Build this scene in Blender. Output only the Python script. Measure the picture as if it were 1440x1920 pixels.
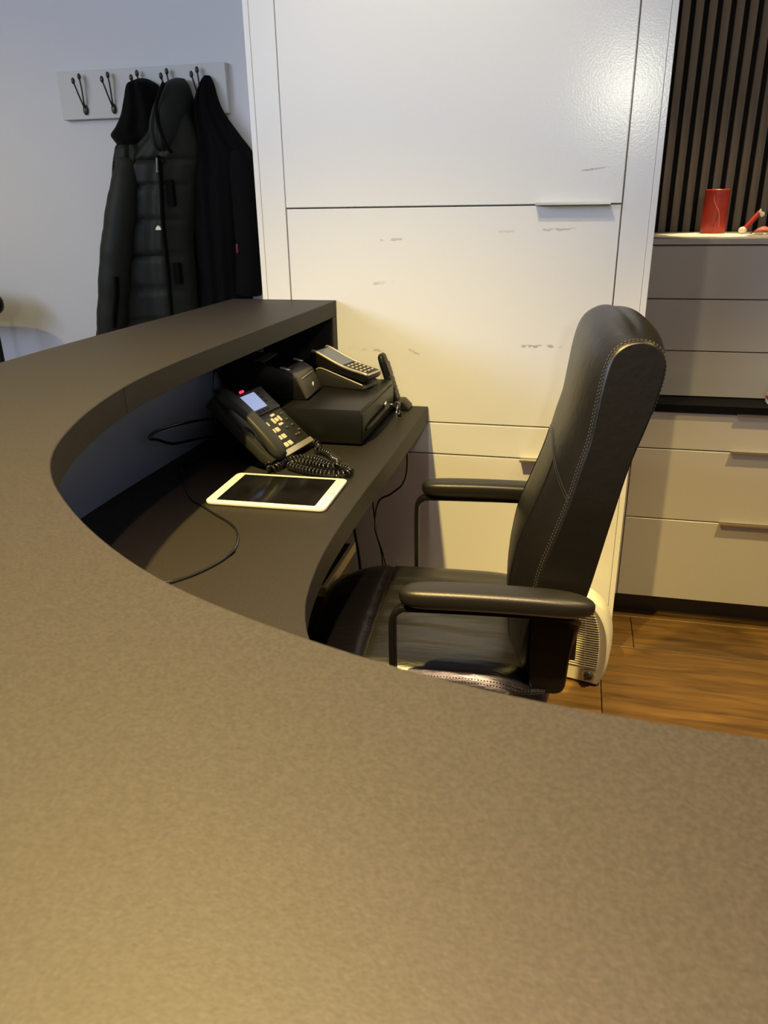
import bpy, bmesh, math, random
from mathutils import Vector, Matrix
random.seed(7)
for o in list(bpy.data.objects): bpy.data.objects.remove(o)
S = bpy.context.scene
C = S.collection
R = math.radians
PI = math.pi

# ---------------------------------------------------------------- camera
CAM = Vector((0, 0, 1.281))
def make_camera():
    yaw, pit, rol = R(13.65), R(21.93), R(.909)
    f = Vector((-math.sin(yaw)*math.cos(pit), math.cos(yaw)*math.cos(pit), -math.sin(pit)))
    r = Vector((math.cos(yaw), math.sin(yaw), 0))
    d = f.cross(r)
    r2 = math.cos(rol)*r + math.sin(rol)*d
    d2 = -math.sin(rol)*r + math.cos(rol)*d
    cd = bpy.data.cameras.new('camera')
    cd.sensor_fit = 'VERTICAL'; cd.sensor_height = 36; cd.sensor_width = 27
    cd.lens = 1442*36/1920
    cd.clip_start = .02
    cd.dof.use_dof = True; cd.dof.focus_distance = 1.5; cd.dof.aperture_fstop = 14
    o = bpy.data.objects.new('camera', cd); C.objects.link(o)
    m = Matrix.Identity(4)
    for i in range(3):
        m[i][0] = r2[i]; m[i][1] = -d2[i]; m[i][2] = -f[i]; m[i][3] = CAM[i]
    o.matrix_world = m
    S.camera = o
make_camera()

# ---------------------------------------------------------------- world, lights, exposure
W = bpy.data.worlds.new('world'); S.world = W; W.use_nodes = True
bg = W.node_tree.nodes['Background']; bg.inputs[0].default_value = (.55, .7, 1, 1); bg.inputs[1].default_value = .05
S.view_settings.view_transform = 'Standard'; S.view_settings.look = 'None'
S.view_settings.gamma = 1; S.view_settings.use_curve_mapping = False
S.view_settings.exposure = 0.0

def spot(name, loc, target, col, energy, size=150, blend=.6, rad=.03):
    l = bpy.data.lights.new(name, 'SPOT'); l.color = col; l.energy = energy
    l.spot_size = R(size); l.spot_blend = blend; l.shadow_soft_size = rad
    o = bpy.data.objects.new(name, l); C.objects.link(o); o.location = loc
    o.rotation_euler = (Vector(target)-Vector(loc)).to_track_quat('-Z', 'Y').to_euler()
    return o
def area(name, loc, target, sx, sy, col, energy):
    l = bpy.data.lights.new(name, 'AREA'); l.shape = 'RECTANGLE'; l.size = sx; l.size_y = sy
    l.color = col; l.energy = energy
    o = bpy.data.objects.new(name, l); C.objects.link(o); o.location = loc
    o.rotation_euler = (Vector(target)-Vector(loc)).to_track_quat('-Z', 'Y').to_euler()
    return o
spot('downlight_counter', (-.58, .62, 2.55), (-.58, .62, 0), (1, .73, .235), 465, 108, .9)
spot('downlight_near', (.04, .32, 2.55), (.04, .32, 0), (1, .67, .40), 420, 80, 1.0)
spot('downlight_floor', (.80, 1.55, 2.55), (.80, 1.60, 0), (1, .76, .29), 385, 63, 1.0)
spot('cabinet_fill_spot', (-.40, .92, 2.55), (-.40, 2.076, 1.55), (1, .90, .70), 52, 56, 1.0)  # added fill spot to brighten the upper cabinet, not a known fitting
spot('downlight_hall', (-2.95, 1.10, 2.55), (-2.95, 1.10, 0), (1, .80, .24), 48, 150, .5)
spot('downlight_niche', (.46, 2.66, 2.57), (.46, 2.66, 0), (1, .82, .45), 120, 24, .9)
area('window_daylight', (-3.66, -1.7, 2.2), (0, -1.7, 2.2), 4.2, .95, (.55, .69, 1.0), 168)
spot('far_downlight', (.40, -4.5, 2.26), (.1, 2.0, 1.5), (1, 1, .80), 110, 100, .8, .08)

# ---------------------------------------------------------------- materials
MATS = {}
def mat(name, col, rough=.5, metal=0, spec=.5, noise=None, bump=None, coat=0, emit=None, stretch=None, trans=0):
    """noise=(scale, amount), bump=(scale, strength), stretch=xyz scale of the texture space"""
    if name in MATS: return MATS[name]
    m = bpy.data.materials.new(name); m.use_nodes = True
    nt = m.node_tree; b = nt.nodes['Principled BSDF']
    b.inputs['Base Color'].default_value = (*col, 1); b.inputs['Roughness'].default_value = rough
    b.inputs['Metallic'].default_value = metal; b.inputs['Specular IOR Level'].default_value = spec
    b.inputs['Coat Weight'].default_value = coat
    if trans: b.inputs['Transmission Weight'].default_value = trans
    if emit:
        b.inputs['Emission Color'].default_value = (*emit[0], 1); b.inputs['Emission Strength'].default_value = emit[1]
    if noise or bump:
        tc = nt.nodes.new('ShaderNodeTexCoord'); mp = nt.nodes.new('ShaderNodeMapping')
        nt.links.new(tc.outputs['Object'], mp.inputs[0])
        if stretch: mp.inputs['Scale'].default_value = stretch
    if noise:
        n = nt.nodes.new('ShaderNodeTexNoise'); n.inputs['Scale'].default_value = noise[0]; n.inputs['Detail'].default_value = 5
        nt.links.new(mp.outputs[0], n.inputs['Vector'])
        r = nt.nodes.new('ShaderNodeValToRGB')
        a = noise[1]
        r.color_ramp.elements[0].position = .3; r.color_ramp.elements[1].position = .7
        r.color_ramp.elements[0].color = (*[c*(1-a) for c in col], 1)
        r.color_ramp.elements[1].color = (*[min(1, c*(1+a)) for c in col], 1)
        nt.links.new(n.outputs['Fac'], r.inputs[0]); nt.links.new(r.outputs[0], b.inputs['Base Color'])
    if bump:
        n2 = nt.nodes.new('ShaderNodeTexNoise'); n2.inputs['Scale'].default_value = bump[0]; n2.inputs['Detail'].default_value = 4
        nt.links.new(mp.outputs[0], n2.inputs['Vector'])
        bp = nt.nodes.new('ShaderNodeBump'); bp.inputs['Strength'].default_value = bump[1]; bp.inputs['Distance'].default_value = .002
        nt.links.new(n2.outputs['Fac'], bp.inputs['Height']); nt.links.new(bp.outputs[0], b.inputs['Normal'])
    MATS[name] = m
    return m

def counter_material():
    m = bpy.data.materials.new('anthracite_laminate'); m.use_nodes = True
    nt = m.node_tree; b = nt.nodes['Principled BSDF']
    tc = nt.nodes.new('ShaderNodeTexCoord')
    n = nt.nodes.new('ShaderNodeTexNoise'); n.inputs['Scale'].default_value = 420; n.inputs['Detail'].default_value = 3
    nt.links.new(tc.outputs['Object'], n.inputs['Vector'])
    r = nt.nodes.new('ShaderNodeValToRGB')
    r.color_ramp.elements[0].position = .35; r.color_ramp.elements[1].position = .75
    r.color_ramp.elements[0].color = (.012, .0105, .009, 1); r.color_ramp.elements[1].color = (.022, .0195, .017, 1)
    nt.links.new(n.outputs['Fac'], r.inputs[0]); nt.links.new(r.outputs[0], b.inputs['Base Color'])
    b.inputs['Roughness'].default_value = .53; b.inputs['Specular IOR Level'].default_value = .27
    n2 = nt.nodes.new('ShaderNodeTexNoise'); n2.inputs['Scale'].default_value = 750; n2.inputs['Detail'].default_value = 3
    nt.links.new(tc.outputs['Object'], n2.inputs['Vector'])
    bp = nt.nodes.new('ShaderNodeBump'); bp.inputs['Strength'].default_value = .16; bp.inputs['Distance'].default_value = .0010
    nt.links.new(n2.outputs['Fac'], bp.inputs['Height']); nt.links.new(bp.outputs[0], b.inputs['Normal'])
    return m
M_COUNTER = counter_material()
M_PANEL = mat('blue_grey_satin_panel', (.26, .31, .44), .30)
M_BLACKPANEL = mat('black_melamine', (.012, .012, .013), .5)
M_WALL = mat('wall_paint', (.62, .62, .63), .8, bump=(180, .15))
M_CEIL = mat('ceiling_paint', (.72, .71, .69), .9)
M_GREY = mat('warm_grey_lacquer', (.42, .385, .345), .35)
M_STEEL = mat('brushed_steel', (.62, .60, .56), .3, 1)
M_CHROME = mat('bright_chrome', (.75, .74, .72), .15, 1)
M_BLACKSTONE = mat('black_stone', (.004, .004, .005), .5, spec=.05)
M_SLAT = mat('dark_oak_veneer', (.19, .145, .10), .55, noise=(9, .35), stretch=(6, 6, .35))
M_FELT = mat('black_felt', (.006, .006, .006), .95)
M_LEATHER = mat('black_leather', (.006, .0056, .0052), .38, spec=.42, bump=(55, .35))
M_SEAT = mat('creased_black_leather', (.008, .0075, .007), .30, spec=.55, bump=(9, 1.0), stretch=(1.2, 6, 3))
M_ARM = mat('black_arm_pad', (.011, .0105, .0098), .40, spec=.45, bump=(500, .15))
M_CHAIRMETAL = mat('black_powder_coat', (.006, .006, .006), .4, spec=.25)
M_STITCH = mat('grey_thread', (.045, .042, .040), .5)
M_PLASTIC = mat('black_plastic', (.006, .006, .006), .38, spec=.3)
M_PHONE = mat('charcoal_plastic', (.020, .021, .0215), .42, spec=.35)
M_PHONE2 = mat('phone_grey_plastic', (.060, .056, .051), .45)
M_KEY = mat('light_key_caps', (.55, .50, .44), .5)
M_SCREEN = mat('lit_screen', (.1, .1, .12), .3, emit=((.42, .52, .85), .75))
M_LED = mat('red_led', (.3, .01, .02), .3, emit=((1, .02, .06), 3))
M_WHITEPL = mat('white_plastic', (.78, .76, .70), .35)
M_GLASS = mat('black_glass', (.006, .006, .007), .10, noise=(14, .5))
M_CORD = mat('glossy_black_cord', (.010, .010, .010), .13, spec=1.0)
M_GREEN = mat('dark_olive_nylon', (.010, .0115, .0075), .6, spec=.25, bump=(40, .4))
M_BLACKCOAT = mat('black_fabric', (.003, .003, .003), .9, spec=.1, bump=(60, .4))
M_NAVYCOAT = mat('black_wool', (.003, .003, .0035), .9, spec=.1, bump=(60, .4))
M_BOARD = mat('grey_painted_board', (.53, .53, .50), .6)
M_IRON = mat('dark_bronze', (.05, .045, .038), .4, .6)
M_HEATER = mat('cream_white_plastic', (.80, .76, .62), .4)
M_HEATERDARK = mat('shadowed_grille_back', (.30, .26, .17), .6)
M_WAX = mat('red_wax', (.42, .030, .014), .45, noise=(25, .25))
M_WAXPINK = mat('broken_pink_wax', (.62, .17, .12), .5, noise=(30, .3))
M_WAXWHITE = mat('white_wax_core', (.85, .74, .58), .55)
M_NAPKIN = mat('white_paper', (.88, .85, .74), .8)
M_BEIGE = mat('beige_edge_band', (.48, .37, .20), .6)
M_DARKWOOD = mat('dark_brown_wood', (.022, .013, .008), .6)
M_SILVER = mat('silver_plastic', (.62, .58, .50), .28, .7)
M_PINK = mat('printed_red_card', (.45, .03, .03), .5)

def white_cabinet_material():
    """white lacquer with orange-peel bump and a few dark scuffs with shapes of their own"""
    m = bpy.data.materials.new('white_lacquer'); m.use_nodes = True
    nt = m.node_tree; N = nt.nodes; L = nt.links
    b = N['Principled BSDF']; b.inputs['Roughness'].default_value = .17; b.inputs['Specular IOR Level'].default_value = .5
    geo = N.new('ShaderNodeNewGeometry')
    sep = N.new('ShaderNodeSeparateXYZ'); L.new(geo.outputs['Position'], sep.inputs[0])
    nz = N.new('ShaderNodeTexNoise'); nz.inputs['Scale'].default_value = 38; nz.inputs['Detail'].default_value = 4
    L.new(geo.outputs['Position'], nz.inputs['Vector'])
    def mth(op, a, bb=None, clamp=False):
        n = N.new('ShaderNodeMath'); n.operation = op; n.use_clamp = clamp
        for i, v in enumerate((a, bb)):
            if v is None: continue
            if isinstance(v, (int, float)): n.inputs[i].default_value = v
            else: L.new(v, n.inputs[i])
        return n.outputs[0]
    wob = mth('MULTIPLY', mth('SUBTRACT', nz.outputs['Fac'], .5), .016)
    zz = mth('ADD', sep.outputs['Z'], wob)
    gate = mth('MULTIPLY', mth('SUBTRACT', nz.outputs['Fac'], .42), 9, True)
    total = None
    for x0, x1, z0, z1, h, k in ((-.006, .066, 1.346, 1.351, .0022, .55), (-.505, -.440, 1.190, 1.192, .0040, .45),
                                 (-.096, -.002, 1.212, 1.214, .0035, .40), (-.545, -.468, 1.080, 1.083, .0050, .30),
                                 (-.132, -.016, .923, .926, .0048, .60), (-.60, -.48, .905, .902, .0045, .40),
                                 (-.43, -.395, .908, .892, .0050, .35), (-.20, -.15, 1.208, 1.210, .0035, .2)):
        u = mth('DIVIDE', mth('SUBTRACT', sep.outputs['X'], (x0+x1)/2), (x1-x0)/2)
        mu = mth('MULTIPLY', mth('SUBTRACT', 1, mth('ABSOLUTE', u)), 4, True)
        v = mth('DIVIDE', mth('SUBTRACT', zz, mth('ADD', mth('MULTIPLY', u, (z1-z0)/2), (z0+z1)/2)), h)
        mv = mth('MULTIPLY', mth('SUBTRACT', 1, mth('ABSOLUTE', v)), 2, True)
        w = mth('MULTIPLY', mth('MULTIPLY', mth('MULTIPLY', mu, mv), gate), k)
        total = w if total is None else mth('ADD', total, w, True)
    mx = N.new('ShaderNodeMix'); mx.data_type = 'RGBA'
    mx.inputs['A'].default_value = (.80, .79, .76, 1); mx.inputs['B'].default_value = (.20, .18, .15, 1)
    L.new(total, mx.inputs['Factor']); L.new(mx.outputs['Result'], b.inputs['Base Color'])
    n2 = N.new('ShaderNodeTexNoise'); n2.inputs['Scale'].default_value = 230; n2.inputs['Detail'].default_value = 3
    L.new(geo.outputs['Position'], n2.inputs['Vector'])
    bp = N.new('ShaderNodeBump'); bp.inputs['Strength'].default_value = .14; bp.inputs['Distance'].default_value = .0010
    L.new(n2.outputs['Fac'], bp.inputs['Height']); L.new(bp.outputs[0], b.inputs['Normal'])
    return m
M_WHITE = white_cabinet_material()

def floor_material():
    m = bpy.data.materials.new('smoked_oak_planks'); m.use_nodes = True
    nt = m.node_tree; N = nt.nodes; L = nt.links; b = N['Principled BSDF']
    tc = N.new('ShaderNodeTexCoord'); mp = N.new('ShaderNodeMapping'); mp.inputs['Scale'].default_value = (1.1, 9, 9)
    oi = N.new('ShaderNodeObjectInfo'); ad = N.new('ShaderNodeVectorMath'); ad.operation = 'ADD'
    cb = N.new('ShaderNodeCombineXYZ'); ml = N.new('ShaderNodeMath'); ml.operation = 'MULTIPLY'; ml.inputs[1].default_value = 37
    L.new(oi.outputs['Random'], ml.inputs[0]); L.new(ml.outputs[0], cb.inputs[0]); L.new(ml.outputs[0], cb.inputs[2])
    L.new(tc.outputs['Object'], ad.inputs[0]); L.new(cb.outputs[0], ad.inputs[1]); L.new(ad.outputs[0], mp.inputs[0])
    n = N.new('ShaderNodeTexNoise'); n.inputs['Scale'].default_value = 3.2; n.inputs['Detail'].default_value = 8; n.inputs['Distortion'].default_value = 1.2
    L.new(mp.outputs[0], n.inputs['Vector'])
    r = N.new('ShaderNodeValToRGB'); e = r.color_ramp.elements
    e[0].position = .28; e[0].color = (.062, .030, .007, 1); e[1].position = .72; e[1].color = (.19, .098, .026, 1)
    L.new(n.outputs['Fac'], r.inputs[0])
    hs = N.new('ShaderNodeHueSaturation'); mr = N.new('ShaderNodeMapRange')
    mr.inputs['To Min'].default_value = .75; mr.inputs['To Max'].default_value = 1.2
    L.new(oi.outputs['Random'], mr.inputs['Value']); L.new(mr.outputs[0], hs.inputs['Value'])
    L.new(r.outputs[0], hs.inputs['Color']); L.new(hs.outputs[0], b.inputs['Base Color'])
    b.inputs['Roughness'].default_value = .42
    bp = N.new('ShaderNodeBump'); bp.inputs['Strength'].default_value = .2; bp.inputs['Distance'].default_value = .002
    L.new(n.outputs['Fac'], bp.inputs['Height']); L.new(bp.outputs[0], b.inputs['Normal'])
    return m
M_FLOOR = floor_material()

# ---------------------------------------------------------------- helpers
def thing(name, label, cat, loc=(0, 0, 0), rotz=0, group=None):
    o = bpy.data.objects.new(name, None); C.objects.link(o); o.empty_display_size = .05
    o.location = loc; o.rotation_euler = (0, 0, rotz); o['label'] = label; o['category'] = cat
    if group: o['group'] = group
    return o
def tag(o, label, cat, group=None):
    o['label'] = label; o['category'] = cat
    if group: o['group'] = group
    return o
def depth_of(o):
    n = 0
    while o.parent: n += 1; o = o.parent
    return n
def root_matrix(o):
    m = Matrix.Identity(4)
    while o:
        m = (Matrix.Translation(o.location) @ o.rotation_euler.to_matrix().to_4x4()) @ m
        o = o.parent
    return m
def obj(name, bm, m, parent=None, smooth=None, local=False, label=None, kind=None):
    """link a bmesh as one object; bm in world coordinates unless local (to the parent)"""
    bmesh.ops.recalc_face_normals(bm, faces=bm.faces[:])
    me = bpy.data.meshes.new(name)
    if parent is not None and not local:
        bm.transform(root_matrix(parent).inverted())
    origin = None
    if parent is None and not local:
        xs = [v.co for v in bm.verts]
        c = Vector([(min(v[i] for v in xs)+max(v[i] for v in xs))/2 for i in range(3)]); c.z = min(v.z for v in xs)
        bm.transform(Matrix.Translation(-c)); origin = c
    bm.to_mesh(me); bm.free()
    me.materials.append(m)
    if smooth is not None:
        me.polygons.foreach_set('use_smooth', [True]*len(me.polygons))
        me.set_sharp_from_angle(angle=R(smooth))
    o = bpy.data.objects.new(name, me); C.objects.link(o)
    if parent is not None: o.parent = parent
    if origin is not None: o.location = origin
    if label: o['label'] = label
    if kind: o['kind'] = kind
    return o
def struct(name, bm, m, smooth=None, parent=None):
    o = obj(name, bm, m, parent, smooth)
    if parent is None: o['kind'] = 'structure'
    return o
def B(): return bmesh.new()
def join(bm, other):
    me = bpy.data.meshes.new('t'); other.to_mesh(me); other.free(); bm.from_mesh(me); bpy.data.meshes.remove(me); return bm
def box(bm, x0, x1, y0, y1, z0, z1, bev=0, seg=2, mtx=None):
    t = bmesh.new(); bmesh.ops.create_cube(t, size=1)
    t.transform(Matrix.Translation(((x0+x1)/2, (y0+y1)/2, (z0+z1)/2)) @ Matrix.Diagonal((x1-x0, y1-y0, z1-z0, 1)))
    if bev: bmesh.ops.bevel(t, geom=t.edges[:]+t.verts[:], offset=bev, segments=seg, profile=.5, affect='EDGES')
    if mtx: t.transform(mtx)
    return join(bm, t)
def cyl(bm, p0, p1, r0, r1=None, seg=24, bev=0):
    p0, p1 = Vector(p0), Vector(p1); r1 = r0 if r1 is None else r1
    t = bmesh.new(); d = p1-p0
    bmesh.ops.create_cone(t, cap_ends=True, segments=seg, radius1=r0, radius2=r1, depth=d.length)
    if bev:
        es = [e for e in t.edges if len(e.link_faces) == 2 and any(len(f.verts) > 4 for f in e.link_faces)]
        bmesh.ops.bevel(t, geom=es, offset=bev, segments=2, profile=.5, affect='EDGES')
    t.transform(Matrix.Translation((p0+p1)/2) @ d.to_track_quat('Z', 'Y').to_matrix().to_4x4())
    return join(bm, t)
def ball(bm, c, r, sc=(1, 1, 1), seg=16, mtx=None):
    t = bmesh.new(); bmesh.ops.create_uvsphere(t, u_segments=seg, v_segments=seg//2, radius=r)
    t.transform(Matrix.Translation(c) @ (mtx or Matrix.Identity(4)) @ Matrix.Diagonal((*sc, 1)))
    return join(bm, t)
def catmull(pts, n=8, closed=False):
    P = [Vector(p) for p in pts]; out = []
    m = len(P)
    for i in range(m if closed else m-1):
        if closed: a, b, c, d = P[i-1], P[i], P[(i+1) % m], P[(i+2) % m]
        else: a, b, c, d = P[max(i-1, 0)], P[i], P[i+1], P[min(i+2, m-1)]
        for k in range(n):
            t = k/n
            out.append(.5*((2*b)+(c-a)*t+(2*a-5*b+4*c-d)*t*t+(3*b-a-3*c+d)*t*t*t))
    if not closed: out.append(P[-1])
    return out
def rings(bm, rs, closed_ring=True, caps=True, loop=False):
    V = [[bm.verts.new(p) for p in r] for r in rs]
    n = len(V[0]); m = len(V)
    for i in range(m if loop else m-1):
        a, b = V[i], V[(i+1) % m]
        for k in range(n if closed_ring else n-1):
            bm.faces.new((a[k], a[(k+1) % n], b[(k+1) % n], b[k]))
    if caps and not loop:
        bm.faces.new(V[0]); bm.faces.new(V[-1][::-1])
    return bm
def tube(bm, pts, r, seg=8, flat=None, loop=False, up=None):
    """sweep a circle (or a flat=(w,h) rounded bar) along pts"""
    P = [Vector(p) for p in pts]; rs = []; prev = None
    m = len(P)
    for i, p in enumerate(P):
        t = (P[(i+1) % m]-P[i-1]) if loop else (P[min(i+1, m-1)]-P[max(i-1, 0)])
        if t.length < 1e-9: t = Vector((0, 0, 1))
        t.normalize()
        if prev is None:
            u = Vector(up) if up else (Vector((0, 0, 1)) if abs(t.z) < .9 else Vector((1, 0, 0)))
        else: u = prev
        u = (u-t*u.dot(t)).normalized(); prev = u; v = t.cross(u)
        rr = r[i] if isinstance(r, (list, tuple)) else r
        ring = []
        for k in range(seg):
            a = 2*PI*k/seg
            if flat:
                ca, sa = math.cos(a), math.sin(a)
                ring.append(p+u*flat[1]*math.copysign(abs(ca)**.4, ca)+v*flat[0]*math.copysign(abs(sa)**.4, sa))
            else: ring.append(p+u*rr*math.cos(a)+v*rr*math.sin(a))
        rs.append(ring)
    return rings(bm, rs, loop=loop)
def prism(bm, poly, axis, a0, a1, bev=0, seg=2, mtx=None):
    """poly of 2-tuples extruded along axis: 'y' -> (x,z), 'z' -> (x,y), 'x' -> (y,z)"""
    t = bmesh.new()
    def P(p, a): return {'y': (p[0], a, p[1]), 'z': (p[0], p[1], a), 'x': (a, p[0], p[1])}[axis]
    A = [t.verts.new(P(p, a0)) for p in poly]; Bv = [t.verts.new(P(p, a1)) for p in poly]
    n = len(poly); t.faces.new(A); t.faces.new(Bv[::-1])
    for i in range(n): t.faces.new((A[i], A[(i+1) % n], Bv[(i+1) % n], Bv[i]))
    bmesh.ops.recalc_face_normals(t, faces=t.faces[:])
    if bev:
        es = [e for e in t.edges if e.calc_face_angle(0) > R(25)]
        bmesh.ops.bevel(t, geom=es, offset=bev, segments=seg, profile=.5, affect='EDGES', clamp_overlap=True)
    if mtx: t.transform(mtx)
    return join(bm, t)
def rrect(w, h, r, n=6, cx=0, cy=0):
    out = []
    for sx, sy, a in ((1, 1, 0), (-1, 1, 90), (-1, -1, 180), (1, -1, 270)):
        for k in range(n+1):
            t = R(a+90*k/n); out.append((cx+sx*(w/2-r)+r*math.cos(t), cy+sy*(h/2-r)+r*math.sin(t)))
    return out

# ================================================================ SETTING
D = 2.076          # front plane of the white cabinet
G = D+.27          # front plane of the grey drawers
CW = 2.676         # coat wall
NW = 2.95          # slatted wall
bm = box(B(), -3.75, 2.5, -5.2, 3.1, -.06, -.012); FLOOR = struct('floor', bm, M_FLOOR)
bm = box(B(), -3.75, 2.5, -5.2, 3.1, 2.6, 2.66); struct('ceiling', bm, M_CEIL)
bm = box(B(), -3.75, -.3, CW, CW+.10, -.012, 2.6); struct('wall_back', bm, M_WALL)
bm = box(B(), -.3, 2.5, NW, NW+.10, -.012, 2.6); struct('wall_niche', bm, M_WALL)
bm = box(B(), 2.4, 2.5, -5.2, NW, -.012, 2.6); struct('wall_right', bm, M_WALL)
bm = box(B(), -3.65, 2.4, -5.2, -5.1, -.012, 2.6); struct('wall_front', bm, M_WALL)
bm = B()
box(bm, -3.65, -3.55, -5.1, CW, -.012, 1.7); box(bm, -3.65, -3.55, -5.1, -3.9, 1.7, 2.6); box(bm, -3.65, -3.55, .5, CW, 1.7, 2.6)
struct('wall_left', bm, M_WALL)
bm = B()
for y0, y1, z0, z1 in ((-3.9, .5, 1.7, 1.74), (-3.9, -3.86, 1.74, 2.6), (.46, .5, 1.74, 2.6), (-1.72, -1.68, 1.74, 2.6)):
    box(bm, -3.62, -3.57, y0, y1, z0, z1, .004)
struct('window_1', bm, mat('window_frame_white', (.7, .7, .7), .4))
# floor boards, each its own piece, running along x
plank_mesh = None
row = 0; y = 2.94
while y > -1.2:
    y0 = y-.196; x = -2.95+random.uniform(0, .9) if row else -2.5
    while x < 2.35:
        if plank_mesh is None:
            o = obj('plank', box(B(), -.655, .655, -.0974, .0974, 0, .012, .0008, 1), M_FLOOR, local=True)
            plank_mesh = o.data
        else:
            o = bpy.data.objects.new('plank', plank_mesh); C.objects.link(o)
        o.parent = FLOOR
        o.location = Vector((x+.656, y-.098, -.012))-FLOOR.location
        x += 1.3125
    y = y0; row += 1

# slatted panel
sp = thing('slatted_wall_panel', 'dark oak slatted wall panel behind the red candle', 'wall panel', (.9, NW, 0))
obj('backing', box(B(), .14, 2.4, NW-.008, NW-.001, .74, 2.59), M_FELT, sp)
sl = None
x = .1975
while x < 2.37:
    if sl is None:
        o = obj('slat', box(B(), -.0119, .0119, -.022, -.008, 0, 1.846, .001, 1), M_SLAT, sp, local=True); sl = o.data
    else:
        o = bpy.data.objects.new('slat', sl); C.objects.link(o); o.parent = sp
    o.location = Vector((x, NW, .742))-sp.location
    x += .0392

# ================================================================ WHITE TALL CABINET
wc = thing('tall_cabinet', 'tall white lacquered cabinet with flat doors behind the chair', 'cabinet', (-.331, D+.3, 0))
obj('carcass', box(B(), -.826, .164, D+.021, CW-.002, .002, 2.595), M_WHITE, wc)
obj('side_panel', box(B(), -.842, -.827, D-.001, CW-.003, .002, 2.595, .001, 1), M_WHITE, wc)
obj('side_panel', box(B(), .1655, .180, D-.001, CW-.003, .002, 2.595, .001, 1), M_WHITE, wc)
obj('stile', box(B(), -.8265, -.7605, D, D+.019, .004, 2.59, .001, 1), M_WHITE, wc)
obj('stile', box(B(), .1005, .165, D+.001, D+.019, .004, 2.59, .001, 1), M_WHITE, wc)
x0, x1 = -.757, .0975
d1 = obj('door', box(B(), x0, x1, D-.003, D+.018, 1.271, 2.588, .0012, 1), M_WHITE, wc)
d2 = obj('door', box(B(), x0, x1, D, D+.018, .7065, 1.2675, .0012, 1), M_WHITE, wc)
d3 = obj('drawer_front', box(B(), x0, x1, D-.001, D+.018, .6145, .7030, .0016, 1), M_WHITE, wc)
d4 = obj('door', box(B(), x0, x1, D, D+.018, .10, .6105, .0012, 1), M_WHITE, wc)
obj('plinth', box(B(), x0-.06, x1+.06, D+.004, D+.02, .003, .098, .001, 1), M_WHITE, wc)
def edge_pull(parent, xa, xb, z, y, proj=.034, m=None):
    b = B()
    prism(b, [(y+.001, z+.002), (y+.001, z+.0), (y-proj, z), (y-proj, z+.006), (y-proj+.0025, z+.006), (y-proj+.0025, z+.002)], 'x', xa, xb)
    return obj('handle', b, m or M_STEEL, parent, label='brushed steel edge handle')
edge_pull(d1, -.106, .071, 1.2690, D)
edge_pull(d3, -.111, .066, .6120, D)

# ================================================================ GREY DRAWER CABINETS
gb = thing('base_drawer_cabinet', 'wide grey base cabinet with three drawers under the black worktop', 'cabinet', (.9, G+.3, 0))
obj('carcass', box(B(), .19, 1.70, G+.021, NW-.001, .082, .697), M_GREY, gb)
obj('filler_strip', box(B(), .183, .208, G+.002, G+.02, .082, .697, .001, 1), M_GREY, gb)
obj('plinth', box(B(), .19, 1.70, G+.055, G+.07, .001, .081), mat('dark_brown_plinth', (.035, .026, .018), .5), gb)
for i, (z0, z1) in enumerate(((.5835, .694), (.3575, .580), (.084, .3540))):
    f = obj('drawer', box(B(), .2105, 1.69, G, G+.02, z0, z1, .0012, 1), M_GREY, gb)
    edge_pull(f, .484, 1.42, z1+.0005, G, .017)
wt = obj('worktop', box(B(), .183, 1.72, G-.012, NW-.001, .6985, .7225, .0015, 1), M_BLACKSTONE)
tag(wt, 'thin glossy black worktop between the grey drawer units', 'worktop')
U = G+.09
ub = thing('wall_drawer_unit', 'grey drawer unit standing on the black worktop below the slats', 'cabinet', (.9, U+.25, .7225))
obj('carcass', box(B(), .19, 1.70, U+.021, NW-.024, .7235, 1.155), M_GREY, ub)
for z0, z1 in ((.7245, .8575), (.8605, 1.0065), (1.0095, 1.1535)):
    obj('drawer', box(B(), .19, 1.70, U, U+.02, z0, z1, .0012, 1), M_GREY, ub)
obj('top_board', box(B(), .19, 1.70, U-.002, NW-.0235, 1.1575, 1.1735, .001, 1), M_GREY, ub)

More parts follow.
